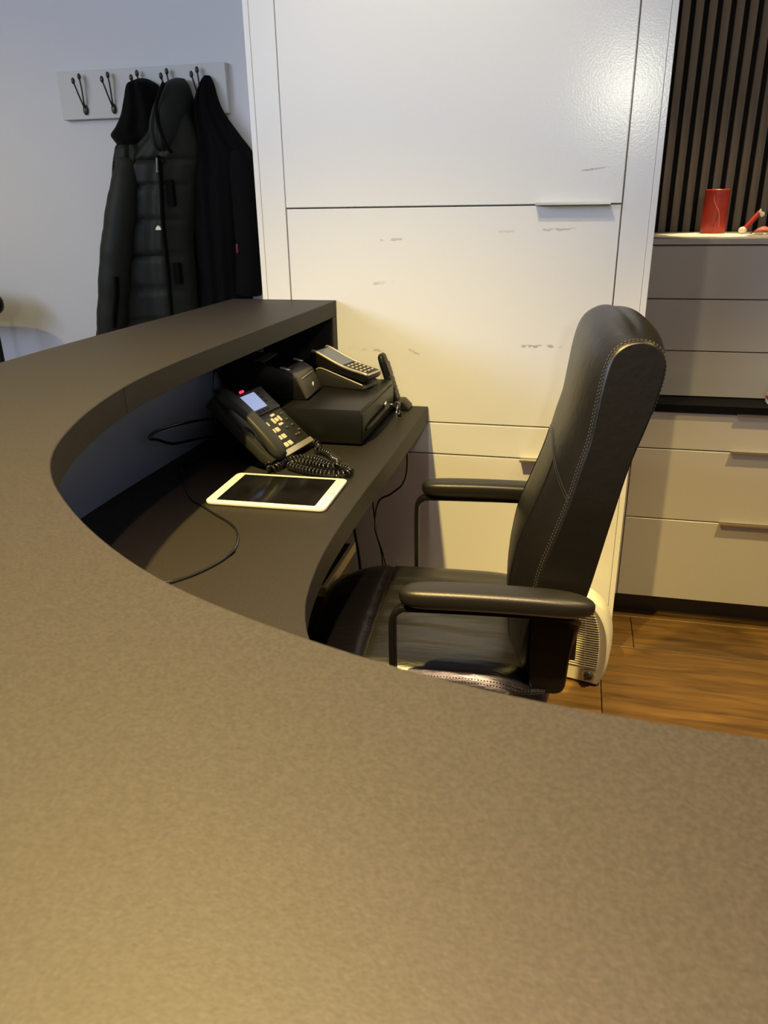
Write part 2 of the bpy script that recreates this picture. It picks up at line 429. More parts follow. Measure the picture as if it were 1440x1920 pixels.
# things on top of it
TZ = 1.1737
pts = []
for k in range(40):
    a = 2*PI*k/40; q = 1+.10*math.sin(5*a)+.06*math.sin(9*a+1)
    pts.append((.375+.125*q*math.cos(a), 2.63+.155*q*math.sin(a)))
o = obj('paper_napkin', prism(B(), pts, 'z', TZ, TZ+.0015), M_NAPKIN); tag(o, 'crumpled white paper napkin spread under the red candle', 'napkin')
def build_candle():
    t = thing('candle', 'thick red pillar candle with a jagged crack', 'candle', (.412, 2.745, TZ+.0018))
    seg = 48; h = .128; rr = .0365
    prof = [(0, 0), (rr-.001, 0), (rr, .002), (rr, h*.25), (rr, h*.5), (rr, h*.75), (rr, h-.002), (rr-.002, h), (rr-.006, h-.001), (rr-.009, h-.006), (.003, h-.008)]
    b = B(); rs = []
    for r_, z_ in prof[1:]:
        rs.append([((r_)*math.cos(2*PI*k/seg), r_*math.sin(2*PI*k/seg), z_) for k in range(seg)])
    rings(b, rs); obj('wax_body', b, M_WAX, t, 40, local=True)
    b = B(); cyl(b, (0, 0, h-.01), (.001, 0, h+.004), .0011, seg=8); obj('wick', b, M_IRON, t, 40, local=True)
    # crack line: raised pale ridge following the surface on the camera side
    b = B(); line = [(-1.95, .112), (-1.92, .098), (-1.80, .088), (-1.66, .078), (-1.50, .070), (-1.40, .060), (-1.33, .048), (-1.30, .034), (-1.28, .02)]
    tube(b, catmull([((rr+.0002)*math.cos(a), (rr+.0002)*math.sin(a), z_) for a, z_ in line], 3), [.0014-.0004*abs(math.sin(i*1.7)) for i in range(25)], 6)
    obj('crack', b, M_WAXPINK, t, 60, local=True, label='pale jagged crack in the red wax')
    b = B(); line = [(-1.42, .060), (-1.52, .046), (-1.62, .034), (-1.74, .020)]
    tube(b, catmull([((rr)*math.cos(a), (rr)*math.sin(a), z_) for a, z_ in line], 3), .0008, 6)
    obj('crack', b, M_DARKWOOD, t, 60, local=True)
build_candle()
def build_shard():
    t = thing('wax_stick', 'slanting broken red wax stick with white ends', 'candle piece', (.50, 2.69, TZ+.0018))
    p0, p1 = Vector((-.008, 0, .010)), Vector((.034, .012, .062)); d = p1-p0
    b = B(); rs = []
    q = d.to_track_quat('Z', 'Y').to_matrix()
    for i, f in enumerate((0, .2, .5, .8, 1)):
        rs.append([p0+d*f+q @ Vector((.0075*math.cos(k*PI/6), .0075*math.sin(k*PI/6), .003*math.sin(k*2.1)*(i in (0, 4)))) for k in range(12)])
    rings(b, rs); obj('wax_body', b, M_WAX, t, 40, local=True)
    b = B()
    prism(b, [(.028, .060), (.034, .071), (.037, .063), (.045, .061), (.047, .052), (.039, .047)], 'y', .004, .014, .001)
    obj('broken_tip', b, M_WAXWHITE, t, 40, local=True)
    b = B(); ball(b, (-.010, 0, .0105), .0103, (1.25, 1, 1), 12); obj('broken_foot', b, M_WAXWHITE, t, 40, local=True)
    t = thing('wax_shard', 'curved pink wax flake lying at the foot of the slats', 'candle piece', (.55, 2.70, TZ))
    b = B(); rs = []
    for i in range(13):
        f = i/12; w = .020*math.sin(PI*min(max(f, .04), .96)); x_ = -.036+.072*f
        rs.append([(x_, -w*math.cos(a)*1.0, .0012+.020*math.sin(PI*f)*.55+(w*.55*math.sin(a))) for a in [PI*k/8 for k in range(9)]] +
                  [(x_, -w*.85*math.cos(a), .0002+.020*math.sin(PI*f)*.45+(w*.40*math.sin(a))) for a in [PI*k/8 for k in range(8, -1, -1)]])
    rings(b, rs); obj('wax_flake', b, M_WAXPINK, t, 60, local=True)
build_shard()
crumbs = ((.515, 2.655, .004), (.532, 2.630, .003), (.548, 2.66, .0035), (.565, 2.64, .004), (.50, 2.60, .003), (.58, 2.62, .003))
for i, (cx, cy, r_) in enumerate(crumbs):
    b = B(); ball(b, (cx, cy, TZ+r_*.7), r_, (1.3, 1, .7), 8)
    o = obj('wax_crumb', b, M_WAXPINK if i % 2 else M_WAXWHITE, smooth=30); tag(o, 'tiny wax crumb in front of the broken wax pieces', 'crumb', 'wax crumbs')
def build_carton():
    t = thing('striped_carton', 'small white and red striped carton on the black worktop', 'carton', (.613, G+.04, .723))
    obj('card_body', box(B(), -.045, .045, -.018, .018, 0, .012, .002, 1), M_NAPKIN, t, local=True)
    obj('red_band', box(B(), -.0455, .0455, -.0185, .0185, .012, .020, .002, 1), M_PINK, t, local=True)
    obj('white_band', box(B(), -.044, .044, -.018, .018, .020, .031, .003, 2), M_WHITEPL, t, local=True)
    obj('white_band', box(B(), -.042, .042, -.017, .017, .0315, .042, .003, 2), M_WHITEPL, t, local=True)
    b = B()
    for k in range(7): cyl(b, (-.036+k*.012, -.0168, .037), (-.036+k*.012, -.0176, .037), .0015, seg=8)
    obj('printed_dots', b, M_PLASTIC, t, local=True)
    obj('dark_lid', box(B(), -.038, .042, -.016, .016, .042, .046, .001, 1), M_PLASTIC, t, local=True)
    obj('sleeve', box(B(), -.036, .042, -.015, .015, .046, .062, .001, 1), mat('clear_grey_plastic', (.5, .5, .5), .2), t, local=True)
build_carton()

# ================================================================ COUNTER AND DESK
ZC, ZD = 1.035, .75
inner = [(-.629, 2.074), (-.635, 1.783), (-.643, 1.533), (-.648, 1.338), (-.648, 1.187), (-.640, 1.039), (-.611, .89), (-.577, .782),
         (-.543, .703), (-.509, .648), (-.463, .593), (-.373, .51), (-.266, .436), (-.143, .384), (-.034, .354), (.059, .344), (.108, .342), (.45, .336), (.9, .334), (1.35, .334)]
def resample(P, n):
    L = [0]
    for a, b_ in zip(P, P[1:]): L.append(L[-1]+(b_-a).length)
    out = []; j = 0
    for i in range(n):
        s = L[-1]*i/(n-1)
        while j < len(L)-2 and L[j+1] < s: j += 1
        f = (s-L[j])/max(L[j+1]-L[j], 1e-9); out.append(P[j].lerp(P[j+1], min(max(f, 0), 1)))
    return out
inn = resample(catmull([(*p, 0) for p in inner], 10), 150)
for _ in range(3):
    inn = [inn[0]]+[(a+2*b_+c_)/4 for a, b_, c_ in zip(inn, inn[1:], inn[2:])]+[inn[-1]]
nor = []
for i in range(150):
    t = inn[min(i+1, 149)]-inn[max(i-1, 0)]; nor.append(Vector((t.y, -t.x, 0)).normalized())
for _ in range(12):
    nor = [nor[0]]+[((a+b_+c_)/3).normalized() for a, b_, c_ in zip(nor, nor[1:], nor[2:])]+[nor[-1]]
# outward = away from the chair (towards -x / -y)
if nor[0].x > 0: nor = [-n for n in nor]
def off(i, d):
    p = inn[i]+nor[i]*d; return (p.x, p.y)
def strip(bm_, d0, d1, z0, z1, i0=0, i1=149, bev=0):
    rs = []
    for i in range(i0, i1+1):
        a, b_ = off(i, d0), off(i, d1)
        e = bev
        if e:
            u = Vector((a[0]-b_[0], a[1]-b_[1])).normalized()*e
            rs.append([(a[0]-u.x, a[1]-u.y, z0), (a[0], a[1], z0+e), (a[0], a[1], z1-e), (a[0]-u.x, a[1]-u.y, z1), (b_[0]+u.x, b_[1]+u.y, z1), (b_[0], b_[1], z1-e), (b_[0], b_[1], z0+e), (b_[0]+u.x, b_[1]+u.y, z0)])
        else: rs.append([(a[0], a[1], z0), (a[0], a[1], z1), (b_[0], b_[1], z1), (b_[0], b_[1], z0)])
    return rings(bm_, rs)
rc = thing('reception_counter', 'curved anthracite reception counter sweeping across the foreground', 'counter', (-.6, .6, 0))
obj('counter_top', strip(B(), 0, .305, .993, ZC, bev=.0012), M_COUNTER, rc, 25)
obj('front_panel', strip(B(), .205, .24, .7035, .9925), M_PANEL, rc, 40, label='blue-grey satin panel under the counter top')
obj('lower_panel', strip(B(), .205, .24, .001, .7030), M_BLACKPANEL, rc, 40, label='black lower panel of the counter')
obj('end_panel', box(B(), -.845, -.629, D-.040, D-.002, ZD+.001, .9925, .001, 1), M_COUNTER, rc)
obj('end_panel', strip(B(), .03, .20, .001, .70, 146, 149), M_COUNTER, rc)
# seam in the edge band
b = B()
p = off(47, -.0004); q = off(48, -.0004)
box(b, p[0]-.0006, p[0]+.0006, p[1]-.0008, p[1]+.0008, .994, 1.0345); obj('edge_seam', b, M_BLACKPANEL, rc)

rd = thing('reception_desk', 'low anthracite desk surface curving behind the counter', 'desk', (-.5, 1.4, 0))
edge = catmull([(x_, y_, 0) for x_, y_ in ((-.372, 2.073), (-.372, 1.643), (-.374, 1.41), (-.3735, 1.248), (-.368, 1.102), (-.356, .995), (-.337, .906), (-.303, .825),
                (-.25, .752), (-.17, .692), (-.07, .655), (.08, .636), (.5, .63), (1.35, .63))], 8)
edge = resample(edge, 150)
rs = []
for i in range(150):
    a = edge[i]; bb = off(i, .2035); e = .0012
    u = Vector((a.x-bb[0], a.y-bb[1])).normalized()*e
    rs.append([(a.x-u.x, a.y-u.y, ZD-.047), (a.x, a.y, ZD-.047+e), (a.x, a.y, ZD-e), (a.x-u.x, a.y-u.y, ZD), (bb[0], bb[1], ZD), (bb[0], bb[1], ZD-.047)])
obj('desk_top', rings(B(), rs), M_COUNTER, rd, 25)
obj('support_panel', box(B(), 1.28, 1.32, .36, .60, .001, ZD-.048), M_COUNTER, rd)
obj('support_rail', box(B(), -.80, -.40, D-.030, D-.003, ZD-.090, ZD-.048), M_BLACKPANEL, rd)

# under-desk pedestal
pc = thing('pedestal_cabinet', 'dark low pedestal with beige edging under the desk', 'cabinet', (-.61, 1.63, 0))
obj('body', box(B(), -.80, -.515, 1.52, 1.775, .001, .425, .002, 1), M_DARKWOOD, pc)
obj('top_panel', box(B(), -.80, -.522, 1.53, 1.772, .4255, .448), M_BLACKPANEL, pc)
b = B(); box(b, -.522, -.510, 1.517, 1.78, .4255, .452, .0015, 1); box(b, -.60, -.5225, 1.517, 1.529, .4255, .452, .0015, 1); box(b, -.80, -.5225, 1.7725, 1.78, .4255, .452, .0015, 1)
obj('edge_trim', b, M_BEIGE, pc, label='beige edge trim')
b = B(); cyl(b, (-.515, 1.62, .400), (-.500, 1.62, .400), .0085, seg=16, bev=.002); obj('knob', b, M_BEIGE, pc, 40)

# ================================================================ OFFICE CHAIR
def build_chair():
    t = thing('office_chair', 'black leather high-back office chair with padded armrests', 'office chair', (-.245, 1.405, 0), R(4))
    # local: chair faces -x, lateral y, origin under the seat
    m = root_matrix(t)
    LX = .245
    # ---- seat cushion
    b = B(); NX, NY = 46, 40; x0, x1, hw = -.25, .245, .238
    top = []; rs = []
    def seat_z(u, v):
        crown = .010*(1-v*v)-.012*max(0, -u-.55)/.45
        edge_ = max(abs(u)**7, abs(v)**7)
        e2 = (abs(u)**5+abs(v)**5)
        z_ = .488+crown-.035*min(1.0, e2)**2
        z_ -= .020*math.exp(-((u+.44)/.018)**2)*.20          # seam groove across the front third
        z_ += .0022*math.sin(26*v+3*u)*math.exp(-((abs(v)-.35)/.35)**2)*(1-abs(u)) # soft wrinkles
        return z_
    G_ = []
    for i in range(NX+1):
        r_ = []
        for j in range(NY+1):
            u = -1+2*i/NX; v = -1+2*j/NY
            # rounded plan outline
            k = 1-.055*abs(v)**6; kk = 1-.07*abs(u)**6
            x_ = (x0+x1)/2+(x1-x0)/2*u*k; y_ = hw*v*kk
            r_.append(b.verts.new((x_, y_, seat_z(u, v))))
        G_.append(r_)
    for i in range(NX):
        for j in range(NY): b.faces.new((G_[i][j], G_[i+1][j], G_[i+1][j+1], G_[i][j+1]))
    rim = [G_[i][0] for i in range(NX+1)]+[G_[NX][j] for j in range(1, NY+1)]+[G_[i][NY] for i in range(NX-1, -1, -1)]+[G_[0][j] for j in range(NY-1, 0, -1)]
    prev = rim
    for dz, sc in ((-.010, 1.012), (-.024, 1.014), (-.040, 1.0), (-.050, .965)):
        ring = [b.verts.new((v.co.x*sc, v.co.y*sc, v.co.z+dz)) for v in rim]
        for k in range(len(rim)): b.faces.new((prev[k], prev[(k+1) % len(rim)], ring[(k+1) % len(rim)], ring[k]))
        prev = ring
    b.faces.new(prev)
    seat = obj('seat', b, M_SEAT, t, 50, local=True)
    # stitched seam along the near and far edges plus two across
    b = B()
    def stitch_line(fn, n, L=.0040):
        for k in range(n):
            p = fn(k/(n-1)); q = fn(min(1, k/(n-1)+.35/(n-1)))
            p = Vector(p); q = Vector(q)
            if (q-p).length < 1e-5: continue
            tube(b, [p, (p+q)/2+Vector((0, 0, .0006)), q], .0008, 5)
    for s in (-1, 1):
        for dv in (.0, .02):
            stitch_line(lambda f, s=s, dv=dv: (-.225+.45*f, s*hw*(.955-dv)*(1-.07*abs(-.9+1.8*f)**6), seat_z(-.9+1.8*f, s*(.955-dv))+.0004), 80)
    for xu in (-.475, -.405):
        stitch_line(lambda f, xu=xu: ((x0+x1)/2+(x1-x0)/2*xu, hw*(-.93+1.86*f), seat_z(xu, -.93+1.86*f)+.0004), 70)
    obj('seat_stitching', b, M_STITCH, seat, None, local=True)
    b = B(); box(b, -.19, .20, -.20, .20, .408, .437, .012, 3); obj('seat_pan', b, M_PLASTIC, t, 40, local=True)
    # ---- backrest: a side profile carried across the width, bulging between two crisp side seams
    prof = [(-.036, .455), (-.041, .48), (-.045, .52), (-.046, .58), (-.042, .63), (-.034, .69), (-.015, .757), (.002, .815), (.018, .885), (.028, .925), (.034, .97), (.041, 1.022), (.051, 1.058), (.068, 1.075),
            (.088, 1.081), (.109, 1.077), (.123, 1.064), (.129, 1.043), (.124, 1.008), (.111, .955), (.091, .885), (.071, .785), (.051, .68), (.034, .60), (.025, .52), (.020, .455), (-.010, .445)]
    pc_ = catmull([(x_, 0, z_) for x_, z_ in prof], 5, closed=True); npf = len(pc_)
    tang = [(pc_[(i+1) % npf]-pc_[i-1]).normalized() for i in range(npf)]
    outn = [Vector((-t_.z, 0, t_.x)) for t_ in tang]
    if outn[10*5].x > 0: outn = [-q for q in outn]
    def amount(k):                      # how far each profile point swells in the middle of the width
        p_, q_ = pc_[k], outn[k]
        front = max(0, -q_.x); top = max(0, q_.z); rear = max(0, q_.x)
        lum = .030+.013*math.exp(-((p_.z-.60)/.16)**2)
        return (front*lum+top*.014+rear*.012)*min(1, max(0, (p_.z-.44)/.05))
    amt = [amount(k) for k in range(npf)]
    HW = .221
    def halfw(z_): return HW-.012*max(0, (z_-.95)/.13)**2-.010*max(0, (.55-z_)/.1)
    def back_pt(k, v):
        p_ = pc_[k]; f = (1-abs(v)**3.0)
        q_ = p_+outn[k]*amt[k]*f
        return Vector((LX+q_.x, halfw(p_.z)*v, q_.z))
    b = B(); vs = [-1+2*k/34 for k in range(35)]; vs = [-1, -.992]+vs[1:-1]+[.992, 1]
    rs = []
    for v in vs:
        sh = .0022 if abs(v) == 1 else 0
        rs.append([back_pt(k, v)-Vector((outn[k].x, 0, outn[k].z))*sh for k in range(npf)])
    rings(b, rs, caps=False); back = obj('backrest', b, M_LEATHER, t, 50, local=True)
    for s in (-1, 1):
        b = B(); b.faces.new([b.verts.new(back_pt(k, s)-outn[k]*.0022+Vector((0, s*.0002, 0))) for k in range(npf)])
        r_ = bmesh.ops.inset_region(b, faces=b.faces[:], thickness=.012, depth=.003 if s > 0 else .003)
        obj('side_panel', b, M_LEATHER, back, 50, local=True, label='flat black leather side of the backrest')
        b = B()
        ks = range(4*5, 19*5)
        for inset in (.004, .0095):
            pts = [back_pt(k, s*(1-inset/HW))+outn[k]*.0007 for k in ks]
            pts = resample(pts, 210)
            for k in range(0, 208, 2): tube(b, [pts[k], pts[k+1]], .0008, 5)
        obj('back_stitching', b, M_STITCH, back, None, local=True)
    # raised seam lines on the front face: curved cross seam and two vertical ones below it
    def front_pt(v, z_):
        k = min(range(0, 13*5), key=lambda k: abs(pc_[k].z-z_))
        k2 = min(k+1, 13*5); za, zb = pc_[k].z, pc_[k2].z
        f = 0 if abs(zb-za) < 1e-6 else (z_-za)/(zb-za)
        p_ = back_pt(k, v).lerp(back_pt(k2, v), f); return p_+Vector((-.0004, 0, 0))
    b = B()
    tube(b, [front_pt(-.985+1.97*k/40, .872-.045*abs(-1+2*k/40)**1.5) for k in range(41)], .0014, 6)
    tube(b, [front_pt(-.985+1.97*k/40, .866-.045*abs(-1+2*k/40)**1.5) for k in range(41)], .0010, 6)
    for v in (-.45, .45): tube(b, [front_pt(v, .50+.352*k/30) for k in range(31)], .0012, 6)
    obj('back_seam', b, M_LEATHER, back, 60, local=True)
    b = B(); prism(b, [(.262, .425), (.283, .62), (.300, .62), (.300, .415), (.08, .395), (.08, .408)], 'y', -.045, .045, .003); obj('back_bracket', b, M_CHAIRMETAL, t, 40, local=True)
    # ---- arms
    for s in (-1, 1):
        y_ = s*.262; dx = -.018 if s < 0 else -.040; dz = -.010 if s < 0 else -.006
        pts = [(.005, s*.17, .425), (-.018, s*.235, .425), (-.020, y_-s*.008, .430), (-.020, y_, .445), (-.020, y_, .52), (-.020, y_, .610), (-.0165, y_, .630), (-.006, y_, .641), (.010, y_, .645), (.10, y_, .647), (.20, y_, .648), (.262, y_, .646), (.280, y_-s*.006, .640), (.288, y_-s*.022, .628), (.288, y_-s*.050, .600), (.286, y_-s*.10, .54), (.280, y_-s*.17, .50)]
        pts = [(a_+dx, b_, c_+dz) for a_, b_, c_ in pts]
        b = B(); tube(b, catmull(pts, 4), .010, 12, flat=(.014, .0055), up=(1, 0, 0))
        obj('arm_frame', b, M_CHAIRMETAL, t, 50, local=True)
        b = B(); rs = []
        n = 40
        for i in range(n+1):
            f = (1-math.cos(PI*i/n))/2; x_ = -.008+.326*f
            e = (1-abs(2*f-1)**(9 if f < .5 else 6))**.5 if 0 < i < n else .12
            e = max(e, .12)
            w = .0275*e; h = .0185*(.25+.75*e)
            zc_ = .668+.003*math.sin(PI*f)-.012*max(0, f-.70)**1.3
            rs.append([(x_+dx, y_+w*math.copysign(abs(math.cos(a))**.55, math.cos(a)), zc_+dz+h*math.copysign(abs(math.sin(a))**.6, math.sin(a))) for a in [2*PI*k/28 for k in range(28)]])
        rings(b, rs); obj('arm_pad', b, M_ARM, t, 50, local=True)
    # ---- base
    b = B(); cyl(b, (0, 0, .10), (0, 0, .28), .026, seg=20); cyl(b, (0, 0, .28), (0, 0, .42), .014, seg=16); obj('gas_lift', b, M_CHAIRMETAL, t, 40, local=True)
    b = B(); cyl(b, (0, 0, .065), (0, 0, .115), .045, seg=24, bev=.006); obj('hub', b, M_PLASTIC, t, 40, local=True)
    for k in range(5):
        a = R(72*k+36); dx, dy = math.cos(a), math.sin(a)
        b = B(); tube(b, [(dx*.035, dy*.035, .095), (dx*.15, dy*.15, .088), (dx*.285, dy*.285, .072)], [.022, .019, .014], 10)
        leg = obj('leg', b, M_PLASTIC, t, 50, local=True)
        b = B()
        for s in (-1, 1): cyl(b, (dx*.285-dy*s*.006, dy*.285+dx*s*.006, .0265), (dx*.285-dy*s*.024, dy*.285+dx*s*.024, .0265), .0255, seg=20, bev=.003)
        cyl(b, (dx*.285-dy*.008, dy*.285+dx*.008, .0265), (dx*.285+dy*.008, dy*.285-dx*.008, .0265), .006, seg=10)
        cyl(b, (dx*.285, dy*.285, .03), (dx*.285, dy*.285, .075), .007, seg=10)
        obj('caster', b, M_PLASTIC, leg, 40, local=True)
build_chair()

# ================================================================ FAN HEATER
def build_heater():
    t = thing('fan_heater', 'small cream upright fan heater on the floor behind the chair', 'fan heater', (.076, 1.985, 0), R(-14))
    # local: front faces -y, x to the right
    def outline(z_):   # half width by height
        f = z_/.272
        return .105*(1-max(0, (f-.36)/.64)**2.6)**.5*(1-.22*max(0, (.36-f)/.36)**2.0) if f < .999 else .004
    def body(bm_, y0, y1, k0, k1, zz0, zz1, n=40):
        rs = []
        for yy, k in ((y0, k0-.05), (y0+(y1-y0)*.06, k0-.015), (y0+(y1-y0)*.16, k0), (y1-.01, k1), (y1, k1-.08)):
            ring = []
            zc = .13
            for i in range(n+1):
                z_ = .004+.267*(1-math.cos(PI*i/n))/2; ring.append((outline(z_)*k, yy, zc+(z_-zc)*k))
            for i in range(n-1, 0, -1):
                z_ = .004+.267*(1-math.cos(PI*i/n))/2; ring.append((-outline(z_)*k, yy, zc+(z_-zc)*k))
            zmin = min(p[2] for p in ring)
            rs.append(ring)
        return rings(bm_, rs)
    bd = obj('housing', body(B(), -.050, .050, 1, .93, 0, 0), M_HEATER, t, 40, local=True)
    # grille recess plate and bars
    b = B(); poly = []
    for i in range(31):
        z_ = .062+.178*i/30; poly.append((outline(z_)*.76, z_))
    poly += [(-x_, z_) for x_, z_ in poly[::-1]]
    prism(b, poly, 'y', -.0512, -.0505); obj('grille_back', b, M_HEATERDARK, t, local=True)
    b = B()
    for i in range(24):
        z_ = .064+.0073*i; w = outline(z_)*.765
        tube(b, [(-w, -.0520, z_), (-w*.5, -.0528, z_-.0025), (0, -.0530, z_-.0035), (w*.5, -.0528, z_-.0025), (w, -.0520, z_)], .0023, 6)
    for x_ in (-.045, .0, .045): tube(b, [(x_, -.0525, .062), (x_*.8, -.0525, .21)], .0018, 6)
    obj('grille', b, M_HEATER, t, 60, local=True)
    b = B(); cyl(b, (.058, -.050, .036), (.058, -.0535, .036), .0185, seg=24, bev=.001); k1 = obj('knob_ring', b, M_SILVER, t, 40, local=True)
    b = B(); cyl(b, (.058, -.0535, .036), (.058, -.062, .036), .0145, .012, seg=24, bev=.002)
    box(b, -.0025, .0025, -.004, .004, -.012, .012, .001, 1, Matrix.Translation((.058, -.065, .036)) @ Matrix.Rotation(R(40), 4, 'Y'))
    obj('knob', b, mat('dark_grey_knob', (.04, .04, .042), .3), t, 40, local=True, label='dark grey control knob')
    b = B(); box(b, -.075, .075, -.040, .040, .0, .008, .003, 1); obj('foot', b, M_HEATER, t, 40, local=True)
build_heater()

# ================================================================ COAT RACK AND COATS
def build_rack():
    t = thing('coat_rack', 'pale grey coat rack board with five double hooks on the wall', 'coat rack', (-1.461, CW, 1.562))
    obj('board', box(B(), -1.770, -1.151, CW-.022, CW-.001, 1.562, 1.709, .0015, 1), M_BOARD, t)
    h0 = None
    for hx in (-1.675, -1.567, -1.459, -1.351, -1.243):
        if h0 is None:
            b = B(); y_ = CW-.022
            ball(b, (0, -.004, 0), .0095, (1, .55, 1.7), 14)
            h0 = obj('hook', b, M_IRON, t, 60, local=True)
            b = B()
            tube(b, catmull([(0, -.007, .006), (.001, -.010, .035), (.0015, -.013, .070), (.001, -.016, .092)], 4), [.0036, .0032, .0028, .0026]+[.0026]*9, 8)
            ball(b, (.001, -.017, .099), .0065, (1, .9, 1.6), 12); p1 = obj('prong', b, M_IRON, h0, 60, local=True)
            b = B()
            tube(b, catmull([(0, -.009, .006), (-.003, -.020, .030), (-.006, -.031, .058), (-.008, -.038, .076)], 4), [.0036, .0032, .0028, .0026]+[.0026]*9, 8)
            ball(b, (-.009, -.040, .084), .0065, (1, .9, 1.6), 12); p2 = obj('prong', b, M_IRON, h0, 60, local=True)
            h = h0; pr = (p1, p2)
        else:
            h = bpy.data.objects.new('hook', h0.data); C.objects.link(h); h.parent = t
            for q in pr:
                c_ = bpy.data.objects.new('prong', q.data); C.objects.link(c_); c_.parent = h
        h.location = Vector((hx, CW-.022, 1.590))-t.location
build_rack()

def coat_body(rows, yb, fold=.10, nf=5, ph=0, seams=(), n=44, nr=6):
    """rows of (z, x left, x right, depth); a hanging cloth volume, flat against yb at the back"""
    Pa = catmull([(r_[0], r_[1], r_[2]) for r_ in rows], nr); Pd = catmull([(r_[0], r_[3], 0) for r_ in rows], nr)
    rs = []
    for a, d in zip(Pa, Pd):
        z_, xl, xr, dp = a.x, a.y, a.z, max(d.y, .004); ring = []
        sq = 1
        for zs in seams: sq -= .13*math.exp(-((z_-zs)/.007)**2)
        for k in range(n+1):
            u = -1+2*k/n
            sh = max(0, 1-abs(u)**2.4)**.55
            w = 1+fold*math.sin(nf*u*2.2+ph+2.5*z_)*(1-abs(u)**4)+fold*.5*math.sin(nf*4.1*u-ph+6*z_)
            ring.append(((xl+xr)/2+(xr-xl)/2*u, yb-dp*sh*w*sq, z_))
        for k in range(1, 8):
            u = 1-2*k/8; ring.append(((xl+xr)/2+(xr-xl)/2*u, yb+.001, z_))
        rs.append(ring)
    return rings(B(), rs)
def sleeve(pts, rad, seams=0, fold=.012, seg=22, n=10):
    P = catmull(pts, n); m = len(P); rr = []
    for i in range(m):
        f = i/(m-1)*(len(rad)-1); k = min(int(f), len(rad)-2); q = rad[k]+(rad[k+1]-rad[k])*(f-k)
        if seams: q *= 1-.05*abs(math.cos(PI*seams*i/(m-1)))**12
        rr.append(q*(1+fold*math.sin(i*1.3)))
    return tube(B(), P, rr, seg)
def build_coats():
    # black hooded jacket, third hook
    t = thing('hooded_jacket', 'black hooded jacket hanging behind the green puffer on the third hook', 'jacket', (-1.52, 2.60, .55))
    obj('body', coat_body([(1.52, -1.545, -1.36, .05), (1.45, -1.585, -1.30, .075), (1.346, -1.612, -1.28, .085), (1.207, -1.640, -1.28, .09), (1.118, -1.668, -1.28, .09), (1.045, -1.690, -1.28, .09), (.95, -1.722, -1.28, .09), (.833, -1.757, -1.32, .085), (.70, -1.775, -1.32, .080), (.62, -1.77, -1.29, .06)], 2.655, ph=1), M_BLACKCOAT, t, 60)
    obj('hood', coat_body([(1.672, -1.452, -1.425, .03), (1.660, -1.470, -1.402, .07), (1.648, -1.486, -1.388, .09), (1.603, -1.507, -1.360, .10), (1.564, -1.526, -1.345, .105), (1.53, -1.556, -1.34, .10), (1.508, -1.580, -1.34, .095), (1.49, -1.572, -1.34, .09), (1.462, -1.55, -1.35, .07)], 2.650, fold=.06, nf=3), M_BLACKCOAT, t, 60)
    # green puffer, fourth hook
    t = thing('puffer_jacket', 'dark olive quilted puffer jacket with hood on the fourth hook', 'jacket', (-1.45, 2.56, .55))
    obj('body', coat_body([(1.56, -1.375, -1.262, 0.042), (1.50, -1.42, -1.238, 0.060), (1.455, -1.48, -1.230, 0.069), (1.41, -1.535, -1.236, 0.072), (1.354, -1.553, -1.254, 0.075), (1.26, -1.580, -1.268, 0.078), (1.173, -1.606, -1.288, 0.081), (1.052, -1.645, -1.292, 0.081), (.927, -1.686, -1.298, 0.081), (.83, -1.722, -1.30, 0.078), (.70, -1.745, -1.30, 0.072), (.60, -1.74, -1.31, 0.048)],
        2.586, fold=.07, nf=4, ph=.4, seams=(1.42, 1.342, 1.236, 1.122, 1.013, .90, .79, .69), nr=9), M_GREEN, t, 60)
    obj('hood', coat_body([(1.666, -1.318, -1.290, .03), (1.650, -1.332, -1.278, .08), (1.625, -1.345, -1.270, .11), (1.575, -1.374, -1.258, .14), (1.52, -1.396, -1.258, .15), (1.484, -1.390, -1.268, .15), (1.455, -1.376, -1.284, .14), (1.436, -1.352, -1.306, .10)], 2.640, fold=.05, nf=3, ph=2), M_GREEN, t, 60)
    b = B(); tube(b, catmull([(-1.300, 2.512, 1.640), (-1.322, 2.492, 1.58), (-1.318, 2.482, 1.52), (-1.300, 2.486, 1.46), (-1.292, 2.50, 1.44)], 6), .006, 8); obj('hood_rim', b, M_BLACKCOAT, t, 60)
    b = coat_body([(1.470, -1.545, -1.40, .10), (1.458, -1.548, -1.38, .115), (1.432, -1.552, -1.38, .12), (1.408, -1.553, -1.40, .115), (1.398, -1.545, -1.42, .10)], 2.635, fold=.05); obj('collar_flap', b, M_GREEN, t, 60)
    obj('sleeve', sleeve([(-1.470, 2.545, 1.42), (-1.488, 2.515, 1.32), (-1.518, 2.502, 1.20), (-1.545, 2.496, 1.09), (-1.570, 2.496, .98), (-1.596, 2.498, .87), (-1.610, 2.50, .76)], (.040, .052, .056, .057, .056, .055, .046), seams=6), M_GREEN, t, 60)
    b = B(); tube(b, catmull([(-1.344, 2.508, 1.432), (-1.341, 2.500, 1.355), (-1.350, 2.498, 1.225), (-1.350, 2.496, 1.09), (-1.357, 2.496, .913), (-1.365, 2.497, .75)], 8), .009, 8, flat=(.010, .004)); obj('zip', b, M_BLACKCOAT, t, 60)
    b = B(); tube(b, [(-1.342, 2.492, 1.425), (-1.343, 2.488, 1.39)], .0042, 8); ball(b, (-1.3435, 2.487, 1.385), .006, (1, .6, 1.4), 10); obj('zip_pull', b, mat('dull_metal_pull', (.12, .12, .11), .4, .8), t, 60)
